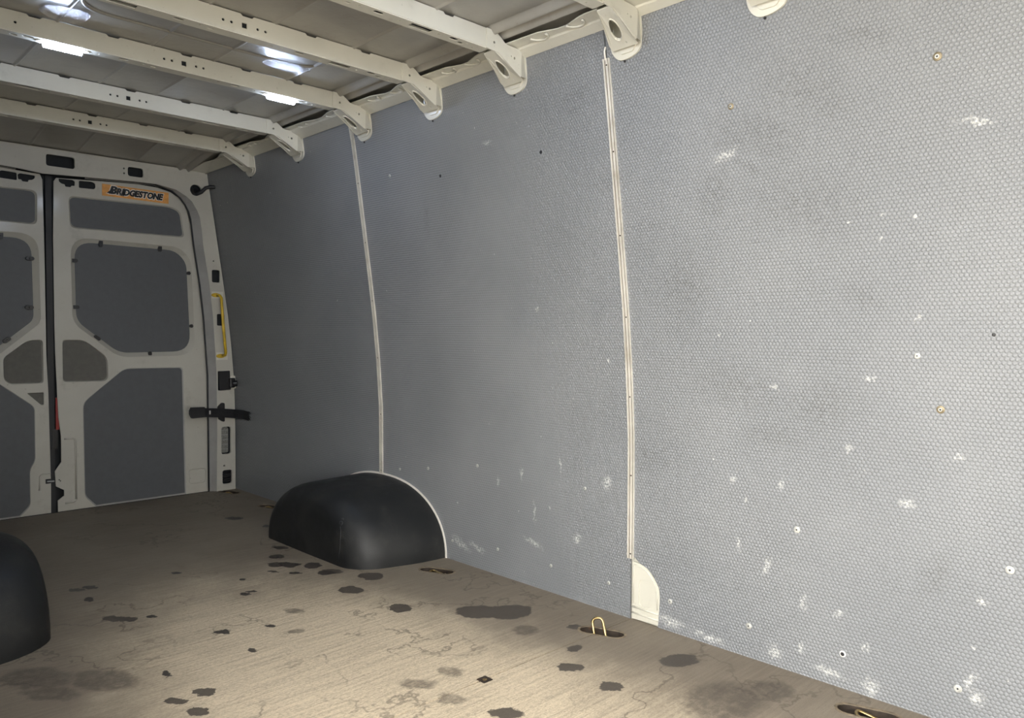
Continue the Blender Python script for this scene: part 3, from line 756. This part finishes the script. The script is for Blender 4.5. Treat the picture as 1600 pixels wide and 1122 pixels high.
def gusset_meshes(side):
    mx = lambda x: XC + side*(x-XC)
    # front web
    bm = bmesh.new()
    G = [(1.556, 1.7055), (1.600, 1.7035), (1.612, 1.699), (1.696, 1.652), (1.700, 1.656), (1.700, 1.734), (1.642, 1.736), (1.629, 1.739), (1.616, 1.749), (1.603, 1.757), (1.585, 1.7635), (1.556, 1.7645)]
    add_plate(bm, [G, circ(1.586, 1.729, .0042, 8), circ(1.671, 1.703, .0042, 8), circ(1.657, 1.706, .002, 6)], lambda u, v: (mx(u), -.0015, v), lambda u, v: (mx(u), .003, v))
    # flange from the web back onto the wall
    fl = [(1.700, 1.734), (1.700, 1.656)]
    q = [bm.verts.new(p) for p in ((mx(1.700), -.0015, 1.734), (mx(1.700), -.0015, 1.654), (mx(wx(1.660)-.005), .012, 1.660), (mx(wx(1.734)-.005), .008, 1.734))]
    bm.faces.new(q)
    # sloping underside widening to the wall, with an oval opening
    def under(u, v, d):     # u 0..1 along slope, v 0..1 across
        x = 1.585 + (1.722-1.585)*u; z = 1.7055 + (1.650-1.7055)*u - .006*math.sin(PI*u)*-1
        y0 = 0.0 + .012*u; y1 = .044 + (.098-.044)*min(1, u*1.15)
        return (mx(x), y0 + (y1-y0)*v, z + d)
    n = 8
    rim = [(0, 0)] + [(k/n, 0) for k in range(1, n)] + [(1, 0), (1, 1)] + [(k/n, 1) for k in range(n-1, 0, -1)] + [(0, 1)]
    ov = oval(.56, .52, .24, .20, 16)
    add_plate(bm, [rim, ov, circ(.90, .35, .03, 6)], lambda u, v: under(u, v, 0), lambda u, v: under(u, v, .003))
    # raised lip round the oval
    tube(bm, [under(u, v, -.0005) for u, v in oval(.56, .52, .265, .23, 16)], .0025, 6, True)
    # back web
    bk = [bm.verts.new(p) for p in ((mx(1.585), .044, 1.7055), (mx(1.585), .044, 1.765), (mx(1.722), .098, 1.735), (mx(1.722), .098, 1.652))]
    bm.faces.new(bk)
    me = bpy.data.meshes.new('gusset'); bmesh.ops.recalc_face_normals(bm, faces=bm.faces); bm.to_mesh(me); bm.free(); me.materials.append(M_CREAM)
    # rounded foot plate lying on the wall board
    bm = bmesh.new()
    T = rnd([(.003, 1.742), (.006, 1.690), (.016, 1.640), (.052, 1.626), (.092, 1.626), (.114, 1.650), (.120, 1.700), (.128, 1.742)], [.002, .01, .030, .02, .022, .02, .02, .002], 5)
    f = (lambda d: (lambda y, z: (mx(wx(z)-d), y, z)))
    add_plate(bm, [T], f(.0055), f(.0005))
    bmesh.ops.recalc_face_normals(bm, faces=bm.faces)
    m2 = bpy.data.meshes.new('foot_plate'); bm.to_mesh(m2); bm.free(); m2.materials.append(M_CREAM)
    # stepped nose where the gusset meets the plate
    bm = bmesh.new()
    T2 = rnd([(.020, 1.70), (.026, 1.658), (.040, 1.640), (.082, 1.640), (.096, 1.665), (.102, 1.70)], .008, 3)
    add_plate(bm, [T2], f(.0095), f(.003))
    bmesh.ops.recalc_face_normals(bm, faces=bm.faces)
    m3 = bpy.data.meshes.new('nose'); bm.to_mesh(m3); bm.free(); m3.materials.append(M_CREAM)
    bm = bmesh.new(); disc(bm, (mx(wx(1.6225)-.001), .074, 1.6225), (-side, 0, 0), .0035, .004, 8)
    m4 = bpy.data.meshes.new('fastener'); bm.to_mesh(m4); bm.free(); m4.materials.append(M_INK)
    return me, m2, m3, m4
BEAM, SHADE_BOX = beam_mesh(); GR, GL = gusset_meshes(1), gusset_meshes(-1)
RIB_LABEL = ['cream steel roof rib at top edge, only its foot plate showing near right',
             'cream steel roof rib above the nearer wall rail, foot plate beside rail top',
             'cream steel roof rib, next one behind that above the nearer wall rail',
             'cream steel roof rib, next one in front of the rib carrying lamps',
             'cream steel roof rib carrying the two lit lamps',
             'cream steel roof rib, second from the rear doors',
             'cream steel roof rib nearest the rear doors']
def add_bevel(o, wd):
    b = o.modifiers.new('soft_edges', 'BEVEL'); b.width = wd; b.segments = 2; b.limit_method = 'ANGLE'; b.angle_limit = math.radians(40)
for y, lb in zip(RIBS, RIB_LABEL):
    r = tag(empty('roof_rib', (0, y, 0)), lb, 'roof rib', 'cream roof ribs')
    o = link('beam', BEAM, None, r); add_bevel(o, .0018); link('beam_shade', SHADE_BOX, None, o)
    for g, left in ((GR, False), (GL, True)):
        if left and y < DOOR_Y1: continue
        o = link('gusset', g[0], None, r); add_bevel(o, .0015)
        f = link('foot_plate', g[1], None, r); add_bevel(f, .002)
        n = link('nose', g[2], None, f); add_bevel(n, .002)
        link('fastener', g[3], None, f)

# ---- lamps on one rib
def lamp(xc, label, rib=4):
    r = tag(empty('ceiling_lamp', (xc, RIBS[rib]+.024, 1.7050)), label, 'lamp', 'lit roof lamps')
    bm = bmesh.new(); plateZ(bm, [slot(0, 0, .070, .011)], 0, .003); obj('lamp_base', bm, M_WHITE, r)
    bm = bmesh.new()
    n = 10; rows = []
    for i in range(n+1):
        t = PI*i/n
        rows.append([(-.050, .0135*math.cos(t), -.003 - .013*math.sin(t)), (.050, .0135*math.cos(t), -.003 - .013*math.sin(t))])
    V = [[bm.verts.new(p) for p in q] for q in rows]
    for a, b in zip(V, V[1:]): bm.faces.new((a[0], a[1], b[1], b[0]))
    bm.faces.new([v[0] for v in V]); bm.faces.new([v[1] for v in V][::-1])
    obj('lens', bm, M_LAMP, r, True)
    for s in (-1, 1):
        bm = bmesh.new(); disc(bm, (s*.060, 0, -.003), (0, 0, -1), .0035, .001, 8); obj('screw', bm, M_INK, r)
lamp(.662, 'lit white strip lamp under roof rib, the left one of two')
lamp(1.360, 'lit white strip lamp under roof rib, the one nearer the grey side wall')

lamp(.662, 'lit white strip lamp under a roof rib above the open side door', 1)
lamp(1.360, 'lit white strip lamp under roof rib, just above top picture edge', 1)

# ---- glossy patches added to imitate the lamps' glare in the roof skin
def add_glare(loop, label):
    bm = bmesh.new(); plateZ(bm, [rnd(loop, .02, 4)], 1.7625, -.0012)
    tag(obj('glare_patch', bm, M_GLARE), label, 'glare patch', 'added glare patches on the roof panel')
add_glare([(.575, 2.500), (.590, 2.440), (.66, 2.42), (.700, 2.435), (.700, 2.51), (.675, 2.55), (.62, 2.545)], 'added glossy patch for lamp glare on roof panel, beside the left lamp')
add_glare([(1.215, 2.455), (1.23, 2.40), (1.31, 2.385), (1.385, 2.405), (1.37, 2.45), (1.28, 2.475)], 'added glossy patch for lamp glare on roof panel, nearer the grey side wall')

# ---- vertical wall rails
def wall_rail(yc, z0, z1, label, hook):
    r = tag(empty('wall_rail', (0, yc, 0)), label, 'wall rail', 'light metal rails covering the board joints')
    sec = [(-.0115, .0), (-.0115, .0046), (-.0088, .0046), (-.0086, .0012), (-.0046, .0012), (-.0044, .0040), (.0022, .0040), (.0024, .0012), (.0064, .0012), (.0066, .0046), (.0115, .0046), (.0115, 0)]
    bm = bmesh.new(); rows = []
    n = 30
    for i in range(n+1):
        z = z0 + (z1-z0)*i/n
        rows.append([bm.verts.new((wx(z)-h-.0003, y, z)) for y, h in sec])
    for a, b in zip(rows, rows[1:]):
        for k in range(len(sec)-1): bm.faces.new((a[k], a[k+1], b[k+1], b[k]))
    bm.faces.new(rows[0]); bm.faces.new(rows[-1][::-1])
    obj('rail_strip', bm, M_ALU, r)
    for ya, yb in ((-.0085, -.0047), (.0025, .0063)):  # dark strips added for the shade inside both grooves
        bm = bmesh.new(); rows = []
        for i in range(n+1):
            z = z0 + .001 + (z1-z0-.002)*i/n
            rows.append([bm.verts.new((wx(z)-.0018, ya, z)), bm.verts.new((wx(z)-.0018, yb, z))])
        for a, b in zip(rows, rows[1:]): bm.faces.new((a[0], a[1], b[1], b[0]))
        obj('groove_shade', bm, M_GROOVE, r)
    z = z0+.015
    while z < z1:
        bm = bmesh.new(); disc(bm, (wx(z)-.0043, -.001, z), (-1, 0, 0), .0026, .001, 8); obj('screw', bm, M_RUST, r); z += .238
    if hook:
        bm = bmesh.new(); tube(bm, [(wx(z1)-.003, .002, z1-.004), (wx(z1+.02)-.003, .002, z1+.02), (wx(z1+.03)-.003, -.004, z1+.03)], .003, 6)
        obj('joint_edge', bm, M_WHITE, r, True)
wall_rail(1.4065, .184, 1.645, 'light metal rail on side wall, standing above the cream pillar foot', True)
wall_rail(2.7125, .268, 1.728, 'light metal rail on side wall, rising from the black wheel arch', False)

# ---- wheel arch covers
def wheel_arch(side, xw, xi, label):
    r = tag(empty('wheel_arch_cover', (xw, 2.70, 0)), label, 'wheel arch', 'black wheel arch covers')
    D = abs(xw-xi); sg = -1 if xi < xw else 1
    bm = bmesh.new()
    nu = 36
    def section(t):           # t 0 at wall .. 1 inner face : (front half length, rear half length, height, k)
        sh = 1 - (1 - (1-(max(0, t-.25)/.75)**3.2)**(1/2.6))*.30 if t < 1 else .70
        return sh
    ts = [0, .08, .18, .3, .42, .54, .66, .76, .84, .90, .945, .975, .993, 1.0]
    rows = []
    for t in ts:
        q = max(0, (t-.70)/.30); rd = 1 - math.sqrt(max(0, 1-q*q))
        fr = .415 - .035*t - .095*rd - .045*max(0, t-.35)/.65
        bk = .415 - .030*t - .085*rd
        hh = .268 - .008*t - .060*rd
        row = []
        for i in range(nu+1):
            a = PI*i/nu
            c, s = math.cos(a), math.sin(a)
            e = .86
            yy = (abs(c)**e)*(-1 if c > 0 else 1); zz = abs(s)**.92
            yy = yy*(fr if yy < 0 else bk)
            row.append((sg*D*t, yy, hh*zz - .0015))
        rows.append(row)
    last = rows[-1]
    for f in (.75, .4, .12):
        rows.append([(sg*D*(1.0 + .006*(1-f)), p[1]*f + .01*(1-f), p[2]*(.25 + .75*f) if f > .2 else p[2]*.3) for p in last])
    V = [[bm.verts.new(p) for p in q] for q in rows]
    for a, b in zip(V, V[1:]):
        for k in range(nu): bm.faces.new((a[k], a[k+1], b[k+1], b[k]))
    bm.faces.new(V[-1])
    bmesh.ops.remove_doubles(bm, verts=bm.verts, dist=.0002)
    tree = BVHTree.FromBMesh(bm)
    obj('cover', bm, M_ARCH, r, True)
    # pale cut edge of the wall board following the arch
    bm = bmesh.new()
    pts_o = [(-(abs(math.cos(a))**.86)*(1 if math.cos(a) > 0 else -1)*.421, .2735*abs(math.sin(a))**.92) for a in [PI*i/40 for i in range(41)]]
    pts_i = [(-(abs(math.cos(a))**.86)*(1 if math.cos(a) > 0 else -1)*.412, .263*abs(math.sin(a))**.92) for a in [PI*i/40 for i in range(41)]]
    A = [[bm.verts.new((sg*d, y, z)) for y, z in l] for l in (pts_o, pts_i) for d in (.0, .004)]
    for k in range(40):
        bm.faces.new((A[0][k], A[0][k+1], A[1][k+1], A[1][k])); bm.faces.new((A[1][k], A[1][k+1], A[3][k+1], A[3][k])); bm.faces.new((A[2][k], A[3][k], A[3][k+1], A[2][k+1]))
    e = obj('rim_edge', bm, M_WHITE, r); e['label'] = 'pale edge strip round the arch'
    # drain plug with a dried drip below it, and two scuffs
    if side > 0:
        for nm, pts, rad in (('plug', [(-.045*0 + sg*D*.97, -.225, .158)], .0095), ('plug', [(sg*D*.97, -.230, .180)], .005)):
            for p in pts:
                co, nr, _, _ = tree.find_nearest(Vector(p)); bm = bmesh.new(); disc(bm, co - nr*.0005, nr if nr.dot(Vector((sg, 0, 0))) > 0 else -nr, rad, .002, 12); obj(nm, bm, M_INK, r)
        line = []
        for k in range(9):
            co, nr, _, _ = tree.find_nearest(Vector((sg*D*1.0, -.232 - .004*k + .0006*k*k, .150 - .0165*k))); line.append(co)
        bm = bmesh.new(); tube(bm, line, .0016, 6); obj('drip_line', bm, M_INK, r, True)
    return r
wheel_arch(1, 1.8825, 1.522, 'black plastic wheel arch cover at foot of the far wall rail')
wheel_arch(-1, XL, .578, 'black plastic wheel arch cover cut off by the left picture edge')

# ---- lashing eyes sunk in the floor
def lashing_eye(x, y, t, up, label):
    r = tag(empty('lashing_eye', (x, y, -.060)), label, 'lashing ring', 'lashing eyes in the floor')
    bm = bmesh.new()
    lo = slot(0, 0, .066, .024, PI/2 - t)
    n = len(lo)
    a = [bm.verts.new((p[0]*1.0, p[1]*1.0, .0585)) for p in lo]; b = [bm.verts.new((p[0]*.96, p[1]*.96, .022)) for p in lo]; c = [bm.verts.new((p[0]*.90, p[1]*.90, .016)) for p in lo]
    for k in range(n):
        bm.faces.new((a[k], a[(k+1) % n], b[(k+1) % n], b[k])); bm.faces.new((b[k], b[(k+1) % n], c[(k+1) % n], c[k]))
    bm.faces.new(c)
    obj('tray', bm, M_RUST, r, True)
    bm = bmesh.new(); plateZ(bm, [slot(0, 0, .0735, .0315, PI/2 - t), slot(0, 0, .0665, .0245, PI/2 - t)], .0608, .0010); obj('worn_rim', bm, M_RIM, r)
    d = Vector((math.cos(PI/2 - t), math.sin(PI/2 - t), 0)); s = Vector((-d.y, d.x, 0))
    # ring
    bm = bmesh.new()
    base = Vector((0, 0, .044)) - s*.012*-1
    axis_u = (Vector((0, 0, 1))*.93 + d*.28 - s*.25).normalized() if up else (s*-.2 + d*.9 + Vector((0, 0, .18))).normalized()
    side_v = (d*1.0 - axis_u*d.dot(axis_u)).normalized() if up else s
    L, W = .058, .0175
    lp = rnd([(-W*1.0, 0), (W*1.0, 0), (W*.9, L), (-W*.9, L)], [.006, .006, .017, .017], 6)
    off = Vector((0, 0, 0)) if up else -d*.03
    tube(bm, [base + off + side_v*p[0] + axis_u*p[1] for p in lp], .0040, 8, True)
    obj('ring', bm, M_STEEL, r, True)
    bm = bmesh.new(); tube(bm, [base + off - side_v*.022, base + off + side_v*.022], .0065, 8); 
    obj('ring_clamp', bm, M_STEEL, r, True)
EYE_LABEL = ['lashing eye recess in floor at lower right picture edge', 'lashing eye with its ring standing up beside the cream pillar foot', 'lashing eye recess in front of the black wheel arch',
             'lashing eye recess behind the black wheel arch', 'lashing eye recess in the rear corner by the doors']
for e, lb, up in zip(EYES, EYE_LABEL, (False, True, False, False, False)): lashing_eye(*e, up, lb)

# ---- sticker on the right rear door
st = tag(empty('sticker', (1.390, YD-.0008, 1.5620)), 'orange sticker with black slanted lettering above right door panel', 'sticker')
st.rotation_euler = (0, .010, 0)
bm = bmesh.new(); plateY(bm, [rect(-.160, -.029, .160, .029, .002)], 0, .0007); obj('backing', bm, M_ORANGE, st)
def text_mesh(body, size, off, y, material, x0, wid, shear=.28):
    c = bpy.data.curves.new('lettering', 'FONT'); c.body = body; c.size = size; c.shear = shear; c.offset = off; c.space_character = 1.06
    c.extrude = .0002; c.resolution_u = 3
    t = bpy.data.objects.new('tmp_text', c); COL.objects.link(t)
    dg = bpy.context.evaluated_depsgraph_get(); dg.update()
    me = bpy.data.meshes.new_from_object(t.evaluated_get(dg))
    bpy.data.objects.remove(t)
    xs = [v.co.x for v in me.vertices]; a, b = min(xs), max(xs)
    for v in me.vertices:
        v.co = Vector((x0 + (v.co.x-a)/(b-a)*wid, y - v.co.z, v.co.y))
    me.materials.clear(); me.materials.append(material)
    return me
for nm, off, y, m_, g in (('lettering_outline', .0058, -.0003, M_WHITE, .007), ('lettering', .0022, -.0010, M_INK, 0)):
    me = text_mesh('RIDGESTONE', .042, off, y, m_, -.094-g*.5, .228+g); o = link(nm, me, None, st); o.location = (0, 0, -.0135)
    me = text_mesh('B', .052, off, y, m_, -.130-g*.5, .040+g); o = link(nm, me, None, st); o.location = (0, 0, -.0135)
    bm = bmesh.new(); plateY(bm, [[(-.140-g*.5, -.0135-g*.4), (-.108+g*.3, -.0135-g*.4), (-.108+g*.3, .0150)]], y-.0001, .0003); obj(nm, bm, m_, st)

# ---- yellow grab handle on the rear pillar
gh = tag(empty('grab_handle', (1.79, Y_REAR, .90)), 'yellow metal grab handle on the rear pillar', 'handle')
bm = bmesh.new()
tube(bm, [(-.012, -.002, .162), (-.010, -.030, .160), (-.006, -.040, .150), (.004, -.040, .0), (.017, -.040, -.148), (.018, -.030, -.160), (.016, -.002, -.162)], .0075, 10)
obj('bar', bm, M_YELLOW, gh, True)
for x, z in ((-.020, .163), (.004, -.165)):
    bm = bmesh.new(); add_plate(bm, [oval(x, z, .024, .011, 16)], lambda u, v: (u, -.006, v), lambda u, v: (u, 0, v)); obj('mount', bm, M_YELLOW, gh, bevel=.0015)
for x, z in ((-.005, .178), (.018, -.150)):
    bm = bmesh.new(); plateY(bm, [rect(x-.036, z-.032 if z > 0 else z-.036, x+.026, z+.004, .003)], -.002, .002); obj('seat_plate', bm, M_CREAM, gh)

# ---- black door stop box on the pillar
ds = tag(empty('door_stop', (1.814, Y_REAR, .60)), 'black plastic catch box on rear pillar below the yellow handle', 'door catch')
bm = bmesh.new(); plateY(bm, [rnd([(-.033, .052), (.030, .054), (.036, -.050), (-.027, -.053)], .004)], -.006, .03); obj('box_body', bm, M_BLACK, ds, bevel=.002)
bm = bmesh.new(); box(bm, .022, -.030, -.038, .050, -.004, .014); obj('arm', bm, M_BLACK, ds, bevel=.004)
bm = bmesh.new(); tube(bm, [(.040, -.020, -.016), (.062, -.030, -.016)], .017, 14); obj('knob', bm, M_BLACK, ds, bevel=.003)
bm = bmesh.new(); plateY(bm, [circ(.050, -.010, .036, 20)], -.003, .003); obj('surround', bm, M_CREAM, ds)

# ---- black strap holding the door
sp = tag(empty('door_strap', (1.80, Y_REAR, .43)), 'black webbing strap stretched across right door edge onto rear pillar', 'strap')
bm = bmesh.new()
path = [(-.150, -.004, .004), (-.10, -.010, .004), (-.04, -.022, .000), (.0, -.024, -.004), (.05, -.028, -.010), (.075, -.10, -.012), (.072, -.17, -.015)]
V = []
for i, (x, y, z) in enumerate(path):
    h = .024
    V.append([bm.verts.new((x, y, z+h)), bm.verts.new((x, y, z-h)), bm.verts.new((x, y-.004, z-h)), bm.verts.new((x, y-.004, z+h))])
for a, b in zip(V, V[1:]):
    for k in range(4): bm.faces.new((a[k], a[(k+1) % 4], b[(k+1) % 4], b[k]))
bm.faces.new(V[0]); bm.faces.new(V[-1])
obj('webbing', bm, M_WEB, sp)
bm = bmesh.new(); plateY(bm, [rnd([(-.178, .020), (-.170, .036), (-.100, .034), (-.098, -.020), (-.168, -.022), (-.178, .0)], .003)], -.020, .018); obj('buckle', bm, M_BLACK, sp, bevel=.003)
bm = bmesh.new(); plateY(bm, [rect(-.078, -.006, -.070, .014)], -.0225, .002); obj('steel_tab', bm, M_SCREW, sp)
bm = bmesh.new(); plateY(bm, [rnd([(-.026, .030), (-.002, .052), (.012, .048), (.012, -.052), (.0, -.052), (-.022, -.036)], .006)], -.012, .012); obj('anchor', bm, M_BLACK, sp, bevel=.002)
for k in range(9):
    bm = bmesh.new(); z = -.034 + .0055*k; y = -.172 - .004*(k % 3)
    tube(bm, [(.072, -.168, z), (.068 + .004*random.random(), y-.012-.016*random.random(), z + random.uniform(-.010, .010))], .0011, 5); obj('frayed_thread', bm, M_WEB, sp)

# ---- black cable poking out of the rear frame
cb = tag(empty('cable', (1.668, Y_REAR, 1.611)), 'black cable curling out of round hole in upper rear corner', 'cable')
bm = bmesh.new(); tube(bm, [(-.020, .020, -.016), (.0, -.010, -.022), (.018, -.025, -.012), (.038, -.035, .012), (.060, -.045, .020), (.082, -.055, .019), (.090, -.057, .008)], .0095, 10); obj('cable_sleeve', bm, M_RUBBER, cb, True)
bm = bmesh.new(); tube(bm, [(-.006, .006, -.010), (.0, -.012, -.008)], .020, 14); obj('grommet', bm, M_BLACK, cb)
